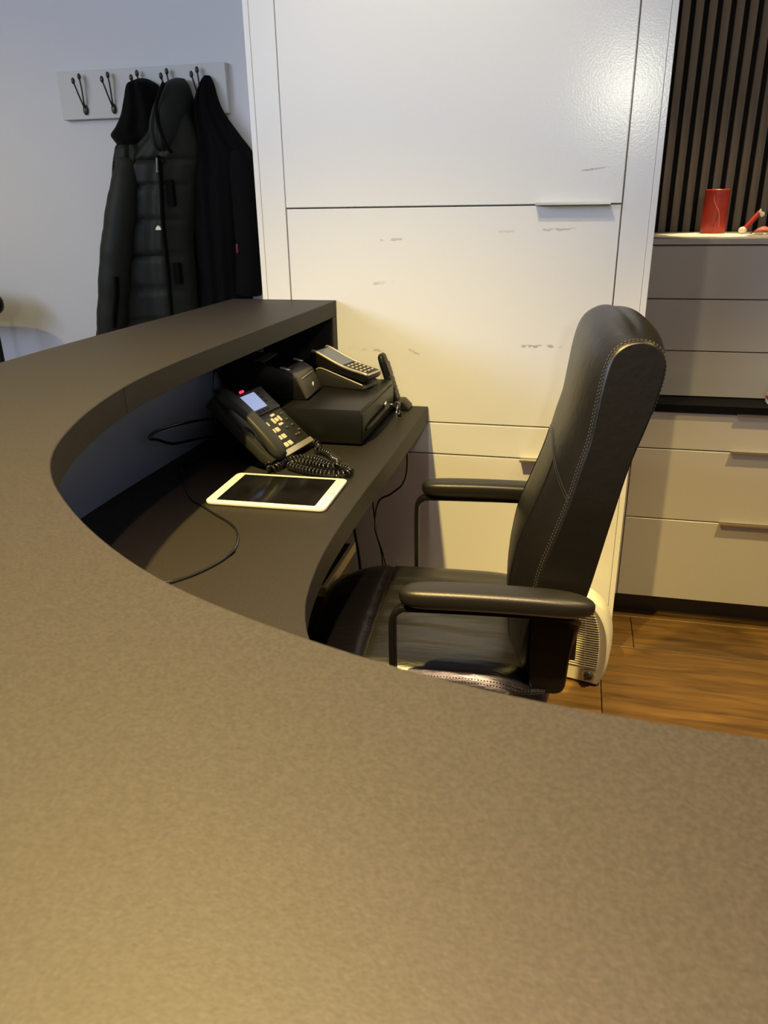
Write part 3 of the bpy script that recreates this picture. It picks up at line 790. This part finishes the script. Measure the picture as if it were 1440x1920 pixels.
    b = B(); tube(b, catmull([(-1.515, 2.4395, 1.06), (-1.522, 2.4375, 1.0), (-1.540, 2.436, .93), (-1.548, 2.436, .89)], 5), [.004]+[.010]*14+[.004], 8, flat=(.012, .004)); obj('sleeve_slit', b, M_BLACKCOAT, t, 60)
    b = B(); prism(b, [(-1.3795, 1.206), (-1.3585, 1.206), (-1.3600, 1.214), (-1.3690, 1.2205), (-1.3760, 1.214)], 'y', 2.4955, 2.507); obj('chest_emblem', b, M_NAPKIN, t, label='tiny white chest emblem')
    for x_, z0, z1 in ((-1.318, 1.36, 1.28), (-1.325, 1.10, 1.03)):
        b = B(); box(b, x_-.011, x_+.011, 2.505, 2.530, z1, z0, .004, 2); obj('hook_tape', b, M_BLACKCOAT, t, 40)
    # black jacket, last hook
    t = thing('wool_jacket', 'plain black jacket on the last hook beside the white cabinet', 'jacket', (-1.18, 2.60, .80))
    obj('body', coat_body([(1.672, -1.222, -1.204, 0.015), (1.650, -1.236, -1.192, 0.038), (1.60, -1.258, -1.180, 0.060), (1.557, -1.268, -1.160, 0.071), (1.494, -1.285, -1.113, 0.075), (1.45, -1.30, -1.078, 0.079), (1.414, -1.31, -1.062, 0.083), (1.335, -1.32, -1.07, 0.083), (1.20, -1.32, -1.085, 0.083), (1.085, -1.32, -1.10, 0.083), (.99, -1.32, -1.11, 0.083), (.90, -1.325, -1.125, 0.079), (.80, -1.32, -1.13, 0.060)], 2.650, fold=.08, nf=4, ph=2.2), M_NAVYCOAT, t, 60)
    obj('sleeve', sleeve([(-1.105, 2.60, 1.44), (-1.088, 2.585, 1.37), (-1.080, 2.575, 1.26), (-1.080, 2.57, 1.14), (-1.088, 2.568, 1.03), (-1.092, 2.57, .995)], (.030, .045, .045, .045, .046, .044)), M_NAVYCOAT, t, 60)
    b = B(); box(b, -1.108, -1.100, 2.524, 2.530, 1.13, 1.16, .002, 1); obj('sleeve_tab', b, mat('dark_red_tab', (.10, .005, .008), .6), t, 40, label='small dark red tab')
build_coats()

# ================================================================ ON THE DESK
def build_cash_drawer():
    t = thing('cash_drawer', 'black metal cash drawer on the desk by the white cabinet', 'cash drawer', (-.628, 1.84, ZD))
    x0, x1, y0, y1 = -.800, -.458, 1.669, 2.008
    obj('body', box(B(), x0, x1, y0, y1, ZD+.006, ZD+.087, .002, 2), M_PLASTIC, t, 40)
    f = obj('drawer_front', box(B(), x1-.004, x1+.004, y0+.008, y1-.008, ZD+.012, ZD+.076, .0015, 2), M_PLASTIC, t, 40)
    b = B(); pts = [(x1+.004, y0+.03, ZD+.034), (x1+.010, y0+.06, ZD+.038), (x1+.012, y0+.17, ZD+.040), (x1+.010, y1-.09, ZD+.038), (x1+.004, y1-.06, ZD+.034)]
    tube(b, catmull(pts, 5), .004, 8, flat=(.004, .0035)); obj('pull_lip', b, M_PLASTIC, f, 50)
    obj('label_plate', box(B(), x1+.004, x1+.0048, y0+.018, y0+.036, ZD+.052, ZD+.062), M_PHONE2, f)
    b = B(); cyl(b, (x1+.004, y1-.115, ZD+.046), (x1+.009, y1-.115, ZD+.046), .009, seg=20, bev=.001); obj('lock', b, M_CHROME, f, 40)
    for fx, fy in ((x0+.03, y0+.03), (x1-.03, y0+.03), (x0+.03, y1-.03), (x1-.03, y1-.03)):
        b = B(); cyl(b, (fx, fy, ZD), (fx, fy, ZD+.007), .012, seg=14); obj('foot', b, M_PLASTIC, t, 40)
build_cash_drawer()
def build_keys():
    y = 1.893; x = -.4475; z = ZD+.046
    t = thing('key_bunch', 'small key bunch hanging from the cash drawer lock', 'keys', (x, y, z))
    b = B(); box(b, x-.001, x+.022, y-.001, y+.001, z-.003, z+.003, .0005, 1); cyl(b, (x+.026, y-.0012, z), (x+.026, y+.0012, z), .009, seg=16); obj('key', b, M_CHROME, t, 40)
    b = B(); tube(b, [(x+.030+.004*math.cos(a)*.3, y+.011*math.cos(a), z-.012+.012*math.sin(a)) for a in [2*PI*k/24 for k in range(24)]], .0012, 6, loop=True); obj('ring', b, M_CHROME, t, 60)
    b = B(); box(b, x+.024, x+.036, y+.008, y+.013, z-.034, z-.018, .002, 2); obj('key_fob', b, M_PLASTIC, t, 40)
    b = B(); box(b, x+.026, x+.029, y-.010, y-.003, z-.040, z-.020, .0008, 1); cyl(b, (x+.0262, y-.0065, z-.018), (x+.0288, y-.0065, z-.018), .006, seg=14); obj('key', b, M_CHROME, t, 40)
build_keys()
def build_printer():
    t = thing('receipt_printer', 'black receipt printer with grey front on the cash drawer', 'receipt printer', (-.715, 1.800, ZD+.088), R(3))
    # local: front +x, width along y
    w = .063
    prof = [(-.105, .0), (-.105, .090), (-.095, .096), (-.02, .088), (.035, .075), (.062, .066), (.080, .052), (.102, .004), (.100, .0)]
    obj('body', prism(B(), prof, 'y', -w, w, .003, 2), M_PLASTIC, t, 40, local=True)
    def on(x0, z0, x1, z1, ya, yb, up, dn):
        d = Vector((x1-x0, 0, z1-z0)).normalized(); n = Vector((-d.z, 0, d.x))
        if n.z < 0: n = -n
        return [(x0+n.x*up, z0+n.z*up), (x1+n.x*up, z1+n.z*up), (x1-n.x*dn, z1-n.z*dn), (x0-n.x*dn, z0-n.z*dn)]
    f = obj('front_cover', prism(B(), [(.052, .0705), (.066, .0665), (.083, .0545), (.1045, .005), (.098, .002), (.075, .050), (.050, .064)], 'y', -w-.001, w+.001, .0012, 2), M_PHONE2, t, 40, local=True, label='grey front cover')
    obj('paper_bay', prism(B(), on(-.004, .0868, .050, .0725, 0, 0, .0006, .002), 'y', -w+.012, w-.012), M_GLASS, t, local=True)
    obj('tear_bar', prism(B(), on(-.018, .0895, -.006, .087, 0, 0, .0025, .001), 'y', -w+.008, w-.008), M_PHONE2, t, local=True)
    obj('tear_bar', prism(B(), on(-.030, .0905, -.024, .090, 0, 0, .0015, .001), 'y', -w+.008, w-.008), M_PHONE2, t, local=True)
    for s in (-1, 1):
        obj('cover_latch', prism(B(), on(.036, .0758, .060, .0700, 0, 0, .0030, .001), 'y', s*(w-.006)-.005, s*(w-.006)+.005, .001), M_SILVER, t, 40, local=True)
    b = B(); tube(b, [(.0865, -.048, .0485), (.0865, .048, .0485)], .0012, 6); obj('front_ridge', b, M_SILVER, f, 60, local=True)
    b = B(); ball(b, (.0975, .010, .0225), .0055, (.35, .75, 1.35), 14); obj('power_light', b, M_WHITEPL, f, 60, local=True, label='white oval button')
build_printer()
def build_terminal():
    t = thing('payment_terminal', 'card payment terminal tilted in its dock on the cash drawer', 'card terminal', (-.565, 1.925, ZD+.088), R(-14))
    w = .037
    dock = [(-.075, .0), (-.078, .018), (-.066, .040), (-.050, .046), (.074, .010), (.078, .002), (.076, .0)]
    dk = obj('dock', prism(B(), dock, 'y', -w-.004, w+.004, .003, 2), mat('dark_grey_dock', (.022, .021, .020), .45), t, 40, local=True)
    for s in (-1, 1):
        b = B(); tube(b, catmull([(-.064, s*(w+.0035), .042), (-.048, s*(w+.0035), .046), (.0, s*(w+.0035), .0325), (.072, s*(w+.0035), .0115)], 4), .0023, 8); obj('dock_trim', b, M_SILVER, dk, 60, local=True)
    prof = [(-.083, .050), (-.088, .068), (-.080, .086), (-.072, .090), (.012, .0555), (.080, .040), (.086, .036), (.085, .026), (.075, .018), (-.04, .046)]
    tb = obj('terminal_body', prism(B(), prof, 'y', -w, w, .003, 2), M_PLASTIC, t, 40, local=True)
    for s in (-1, 1):
        b = B(); tube(b, catmull([(-.078, s*(w-.002), .0865), (-.066, s*(w-.0015), .0865), (.012, s*(w-.0015), .0545), (.074, s*(w-.0015), .0405), (.083, s*(w-.004), .0375)], 5), .0036, 8); obj('side_rail', b, M_SILVER, tb, 60, local=True)
    b = B(); tube(b, [(.0832, -w+.003, .037), (.0835, w-.003, .037)], .0030, 8); obj('front_rail', b, M_SILVER, tb, 60, local=True)
    def slab(x0, z0, x1, z1, up): 
        d = Vector((x1-x0, 0, z1-z0)).normalized(); n = Vector((-d.z, 0, d.x)); n = n if n.z > 0 else -n
        return [(x0+n.x*up, z0+n.z*up), (x1+n.x*up, z1+n.z*up), (x1-n.x*.001, z1-n.z*.001), (x0-n.x*.001, z0-n.z*.001)]
    obj('screen', prism(B(), slab(-.066, .0877, .010, .0565, .0012), 'y', -w+.007, w-.007), mat('terminal_screen', (.10, .11, .13), .12, emit=((.40, .46, .58), .10)), tb, local=True, label='blue-grey display')
    b = B(); d = Vector((.068, 0, -.0155)).normalized(); n = Vector((.0155, 0, .068)).normalized()
    for i in range(5):
        for j in range(3):
            p = Vector((.012, 0, .0555))+d*(.009+.0125*i)+n*.0005
            q = p+n*.0022; y_ = -.0185+.0185*j
            box(b, -.0026, .0026, -.0042, .0042, -.001, .0018, .0008, 1, Matrix.Translation((p.x, y_, p.z)) @ Matrix.Rotation(math.atan2(.0155, .068), 4, 'Y'))
    obj('keypad', b, M_KEY, tb, 40, local=True, label='small pale keys')
    b = B(); tube(b, catmull([(-.07, .01, .010), (-.085, .02, .010), (-.095, .035, .004), (-.10, .05, .003)], 6), .0022, 8); obj('cable', b, M_CORD, t, 60, local=True)
build_terminal()
def build_cordless():
    t = thing('cordless_phone', 'slim black cordless phone upright in its cradle by the cabinet', 'cordless phone', (-.450, 2.041, ZD))
    b = B(); prism(b, [(-.040, .0), (-.040, .010), (-.022, .026), (.016, .026), (.034, .008), (.034, 0)], 'y', -.030, .030, .004, 3); obj('cradle', b, M_PLASTIC, t, 40, local=True)
    m = Matrix.Translation((-.004, 0, .012)) @ Matrix.Rotation(R(-17), 4, 'Y')
    b = B(); rs = []
    for z_, w_, th, xo in ((0, .016, .006, 0), (.004, .021, .009, 0), (.03, .0225, .010, 0), (.08, .0215, .0095, -.001), (.12, .0225, .0105, -.001), (.138, .021, .009, -.001), (.144, .015, .005, -.001)):
        rs.append([m @ Vector((xo+th*math.copysign(abs(math.cos(a))**.6, math.cos(a)), w_*math.copysign(abs(math.sin(a))**.6, math.sin(a)), z_)) for a in [2*PI*k/28 for k in range(28)]])
    rings(b, rs); hs = obj('handset', b, M_PLASTIC, t, 45, local=True)
    b = B(); box(b, .0088, .0112, -.0165, .0165, .082, .118, .0008, 1, m); obj('display', b, M_PHONE2, hs, 40, local=True)
    b = B()
    for i in range(5):
        for j in range(3): box(b, .0085, .0115, -.015+.011*j, -.007+.011*j, .016+.0125*i, .024+.0125*i, .0008, 1, m)
    obj('keypad', b, M_PHONE2, hs, 40, local=True)
build_cordless()
def build_tablet():
    t = thing('tablet', 'white framed tablet lying screen up on the desk', 'tablet', (-.5385, 1.338, ZD), R(0))
    m = Matrix.Rotation(R(1.0), 4, 'Z')
    b = prism(B(), rrect(.240, .170, .013, 6), 'z', .0008, .0080, .0018, 2, m); obj('frame', b, M_WHITEPL, t, 40, local=True)
    b = prism(B(), rrect(.197, .148, .001, 2, -.001), 'z', .0079, .0083, 0, 2, m); obj('screen', b, M_GLASS, t, local=True, label='dark smudged screen')
    b = B(); cyl(b, m @ Vector((.1085, 0, .0080)), m @ Vector((.1085, 0, .0083)), .0062, seg=24); hb = obj('home_button', b, M_WHITEPL, t, 40, local=True)
    b = B(); tube(b, [m @ Vector((.1085+.0062*math.cos(2*PI*k/24), .0062*math.sin(2*PI*k/24), .0083)) for k in range(24)], .0005, 5, loop=True); obj('button_ring', b, M_PHONE2, hb, local=True)
build_tablet()
def build_desk_phone():
    t = thing('desk_phone', 'charcoal desk phone with lit screen and coiled cord', 'telephone', (-.582, 1.552, ZD), R(-9))
    SL = R(41); sd = Vector((-math.cos(SL), 0, math.sin(SL))); nn = Vector((math.sin(SL), 0, math.cos(SL)))
    P0 = Vector((0, 0, .020))
    fr = Matrix.Identity(4)
    for i in range(3): fr[i][0] = sd[i]; fr[i][1] = (0, 1, 0)[i]; fr[i][2] = nn[i]; fr[i][3] = P0[i]
    # panel frame: u up the slope, v lateral (+ = far side), h normal
    L = .178; w = .093
    bd = obj('body', prism(B(), [(0, -.013), (.0, .0), (L, .0), (L, -.022), (.03, -.022)], 'y', -w, w, .003, 2, fr), M_PHONE, t, 40, local=True)
    st = B(); prism(st, [(-.085, .075), (-.100, .085), (-.150, .0), (-.125, 0)], 'y', -.06, .06, .002); box(st, -.15, -.02, -.06, .06, .0, .006, .002, 1); prism(st, [(-.0, .012), (-.02, .0), (-.05, 0), (-.045, .05)], 'y', -.08, .08, .002)
    obj('stand', st, M_PLASTIC, t, 40, local=True)
    obj('front_strip', box(B(), -.004, .010, -.040, w+.0005, -.010, .0015, .001, 1, fr), M_SILVER, bd, 40, local=True, label='silver strip along the front edge')
    bz = obj('display_bezel', box(B(), .108, .174, -.028, .088, -.002, .0055, .002, 2, fr), M_PHONE2, bd, 40, local=True)
    obj('screen', box(B(), .122, .166, -.016, .046, .0050, .0062, 0, 2, fr), M_SCREEN, bz, local=True, label='lit pale blue screen')
    b = B()
    for u in (.135, .147, .159): box(b, u-.0035, u+.0035, .056, .066, .005, .0068, .001, 1, fr)
    for v in (-.008, .008, .024, .040): box(b, .112, .118, v-.005, v+.005, .005, .0068, .001, 1, fr)
    obj('soft_keys', b, M_PLASTIC, bz, 40, local=True)
    b = B()
    for i in range(4):
        for j in range(2): box(b, .020+.0205*i-.0062, .020+.0205*i+.0062, -.024+.019*j-.0072, -.024+.019*j+.0072, -.001, .0022, .0012, 1, fr)
    for i in range(3): box(b, .020+.0205*i-.0062, .020+.0205*i+.0062, .014-.0072, .014+.0072, -.001, .0016, .0012, 1, fr)
    obj('number_keys', b, M_KEY, bd, 40, local=True, label='pale number keys')
    b = B()
    for du, dv, su, sv in ((.014, 0, .0035, .008), (-.014, 0, .0035, .008), (0, .014, .008, .0035), (0, -.014, .008, .0035), (0, 0, .0055, .0055)):
        box(b, .083+du-su, .083+du+su, .040+dv-sv, .040+dv+sv, -.001, .0026, .0012, 1, fr)
    obj('navigation_keys', b, M_KEY, bd, 40, local=True)
    b = B()
    for u, v in ((.092, .074), (.074, .074), (.056, .074), (.056, .050), (.030, .056), (.030, .068), (.038, .080)):
        ball(b, fr @ Vector((u, v, .0008)), .0042, (1, 1, .6), 10)
    obj('function_keys', b, M_PHONE2, bd, 60, local=True)
    b = B(); box(b, L-.002, L+.003, .006, .020, .001, .006, .0012, 2, fr); obj('message_light', b, M_LED, bd, 40, local=True, label='glowing red message light')
    # handset cradle with round speaker rings
    cr = obj('cradle', prism(B(), [(.0, -.010), (.0, .008), (.03, .003), (.14, .003), (.178, .012), (.19, .010), (.19, -.018), (.02, -.018)], 'y', -w-.006, -.034, .003, 2, fr), M_PHONE, t, 40, local=True)
    b = B()
    for r_ in (.006, .011, .016): tube(b, [fr @ Vector((.085+r_*math.cos(2*PI*k/24), -w+.012+r_*.8*math.sin(2*PI*k/24), .0035)) for k in range(24)], .0009, 5, loop=True)
    obj('speaker_rings', b, M_PLASTIC, cr, 60, local=True)
    b = B(); rs = []
    n = 34
    for i in range(n+1):
        f = i/n; u = -.006+.206*f
        e = (1-abs(2*f-1)**10)**.5 if 0 < f < 1 else .15
        arch = .013+.015*math.sin(PI*f)
        th = (.0085+.0060*abs(math.cos(PI*f))**2.0)*max(e, .3); ww = (.0190+.0035*abs(math.cos(PI*f)))*max(e, .45)
        rs.append([fr @ Vector((u, -.070+ww*math.copysign(abs(math.cos(a))**.65, math.cos(a)), arch+th*math.copysign(abs(math.sin(a))**.75, math.sin(a)))) for a in [2*PI*k/26 for k in range(26)]])
    rings(b, rs); hs = obj('handset', b, mat('handset_charcoal', (.026, .028, .029), .42, spec=.35), t, 50, local=True)
    # coiled cord, from handset foot round in loops and back to the body (world coordinates)
    path = catmull([(-.605, 1.462, .772), (-.602, 1.449, .760), (-.590, 1.462, .7600), (-.583, 1.505, .7600), (-.560, 1.532, .7600), (-.528, 1.532, .7600), (-.500, 1.512, .7600), (-.474, 1.494, .7600), (-.446, 1.488, .7600),
                    (-.428, 1.468, .7600), (-.433, 1.446, .7600), (-.462, 1.438, .7600), (-.500, 1.446, .7600), (-.538, 1.462, .7600), (-.566, 1.480, .7600), (-.552, 1.496, .7625), (-.516, 1.488, .7625), (-.484, 1.476, .7625),
                    (-.462, 1.482, .762), (-.468, 1.512, .764), (-.486, 1.540, .760), (-.500, 1.566, .7600), (-.522, 1.588, .7600), (-.540, 1.596, .7600), (-.545, 1.618, .758), (-.552, 1.630, .764), (-.566, 1.636, .768)], 12)
    path = resample(path, 1700)
    hel = []; Ltot = sum((a-c_).length for a, c_ in zip(path, path[1:])); turns = Ltot/.0092
    for i, p in enumerate(path):
        tv = (path[min(i+1, 1699)]-path[max(i-1, 0)]).normalized(); sdv = Vector((tv.y, -tv.x, 0)).normalized(); uv = tv.cross(sdv)
        a = 2*PI*turns*i/1699; hel.append(p+(sdv*math.cos(a)+uv*math.sin(a))*.0066)
    obj('coiled_cord', tube(B(), hel, .0025, 7), M_CORD, t, 70, label='glossy black coiled handset cord')
build_desk_phone()

# cables
def cable(name, pts, r, label, m=None, n=8):
    o = obj(name, tube(B(), catmull(pts, n), r, 8), m or M_CORD, smooth=70); tag(o, label, 'cable'); return o
zc_ = ZD+.0026
cable('charging_cable', [(-.800, 1.50, zc_), (-.800, 1.44, zc_), (-.760, 1.375, zc_), (-.722, 1.310, zc_), (-.690, 1.268, zc_), (-.650, 1.236, zc_), (-.610, 1.203, zc_), (-.578, 1.179, zc_), (-.547, 1.148, zc_), (-.527, 1.110, zc_), (-.515, 1.066, zc_), (-.518, 1.020, zc_), (-.538, .968, zc_), (-.568, .928, zc_), (-.60, .90, zc_)], .0022, 'thin black cable curving across the desk in front of the tablet')
cable('power_cable', [(-.575, .930, zc_), (-.545, .958, zc_), (-.526, .998, zc_), (-.514, 1.040, zc_+.0008), (-.511, 1.062, zc_+.003)], .0016, 'short thin black cable lying beside the desk cable')
cable('looped_cable', [(-.800, 1.66, .760), (-.815, 1.60, .775), (-.822, 1.54, .785), (-.826, 1.46, .800), (-.826, 1.40, .826), (-.826, 1.37, .838), (-.824, 1.39, .846), (-.820, 1.45, .842), (-.815, 1.52, .832), (-.812, 1.58, .822), (-.80, 1.63, .815), (-.78, 1.66, .80)], .0032, 'black cable looped along the panel left of the phone')
cable('printer_cable', [(-.823, 1.755, .87), (-.830, 1.720, .905), (-.822, 1.690, .915), (-.815, 1.665, .89), (-.815, 1.655, .82), (-.815, 1.650, .756)], .0024, 'thin black cable arching up behind the phone')
cable('hanging_cable', [(-.415, 1.96, .700), (-.410, 1.97, .62), (-.42, 1.965, .56), (-.455, 1.96, .525), (-.49, 1.955, .50), (-.50, 1.95, .42), (-.475, 1.95, .33), (-.46, 1.95, .2), (-.47, 1.94, .004)], .0028, 'thin cable looping out below the desk edge')
cable('hanging_cable', [(-.560, 1.90, .700), (-.558, 1.90, .52), (-.548, 1.90, .44), (-.535, 1.90, .34), (-.53, 1.90, .2), (-.54, 1.90, .004)], .0045, 'thick black cable hanging straight under the desk', M_PLASTIC)
cable('hanging_cable', [(-.515, 1.97, .700), (-.512, 1.97, .52), (-.50, 1.965, .40), (-.482, 1.96, .30), (-.48, 1.96, .004)], .0022, 'thin cable hanging between the others under the desk', M_PLASTIC)

# ================================================================ WAITING CHAIR AT THE LEFT EDGE
def build_guest_chair():
    t = thing('guest_chair', 'black chair with a low padded back at the left wall', 'chair', (-2.26, 2.30, 0))
    b = B(); box(b, -.21, .21, -.22, .20, .44, .50, .02, 3); obj('seat', b, M_BLACKCOAT, t, 40, local=True)
    b = B(); rs = []
    for yy, k in ((.185, .90), (.192, .98), (.205, 1), (.218, .98), (.225, .90)):
        rs.append([(.222*k*math.copysign(abs(math.cos(a))**.7, math.cos(a)), yy, .955+.062*k*math.copysign(abs(math.sin(a))**.8, math.sin(a))) for a in [2*PI*i/40 for i in range(40)]])
    rings(b, rs); obj('backrest', b, M_PLASTIC, t, 50, local=True)
    for sx in (-1, 1):
        b = B(); tube(b, [(sx*.17, .205, .0), (sx*.17, .205, .95)], .011, 10); obj('leg', b, M_CHAIRMETAL, t, 50, local=True)
        b = B(); tube(b, [(sx*.18, -.19, .0), (sx*.18, -.19, .45)], .011, 10); obj('leg', b, M_CHAIRMETAL, t, 50, local=True)
build_guest_chair()
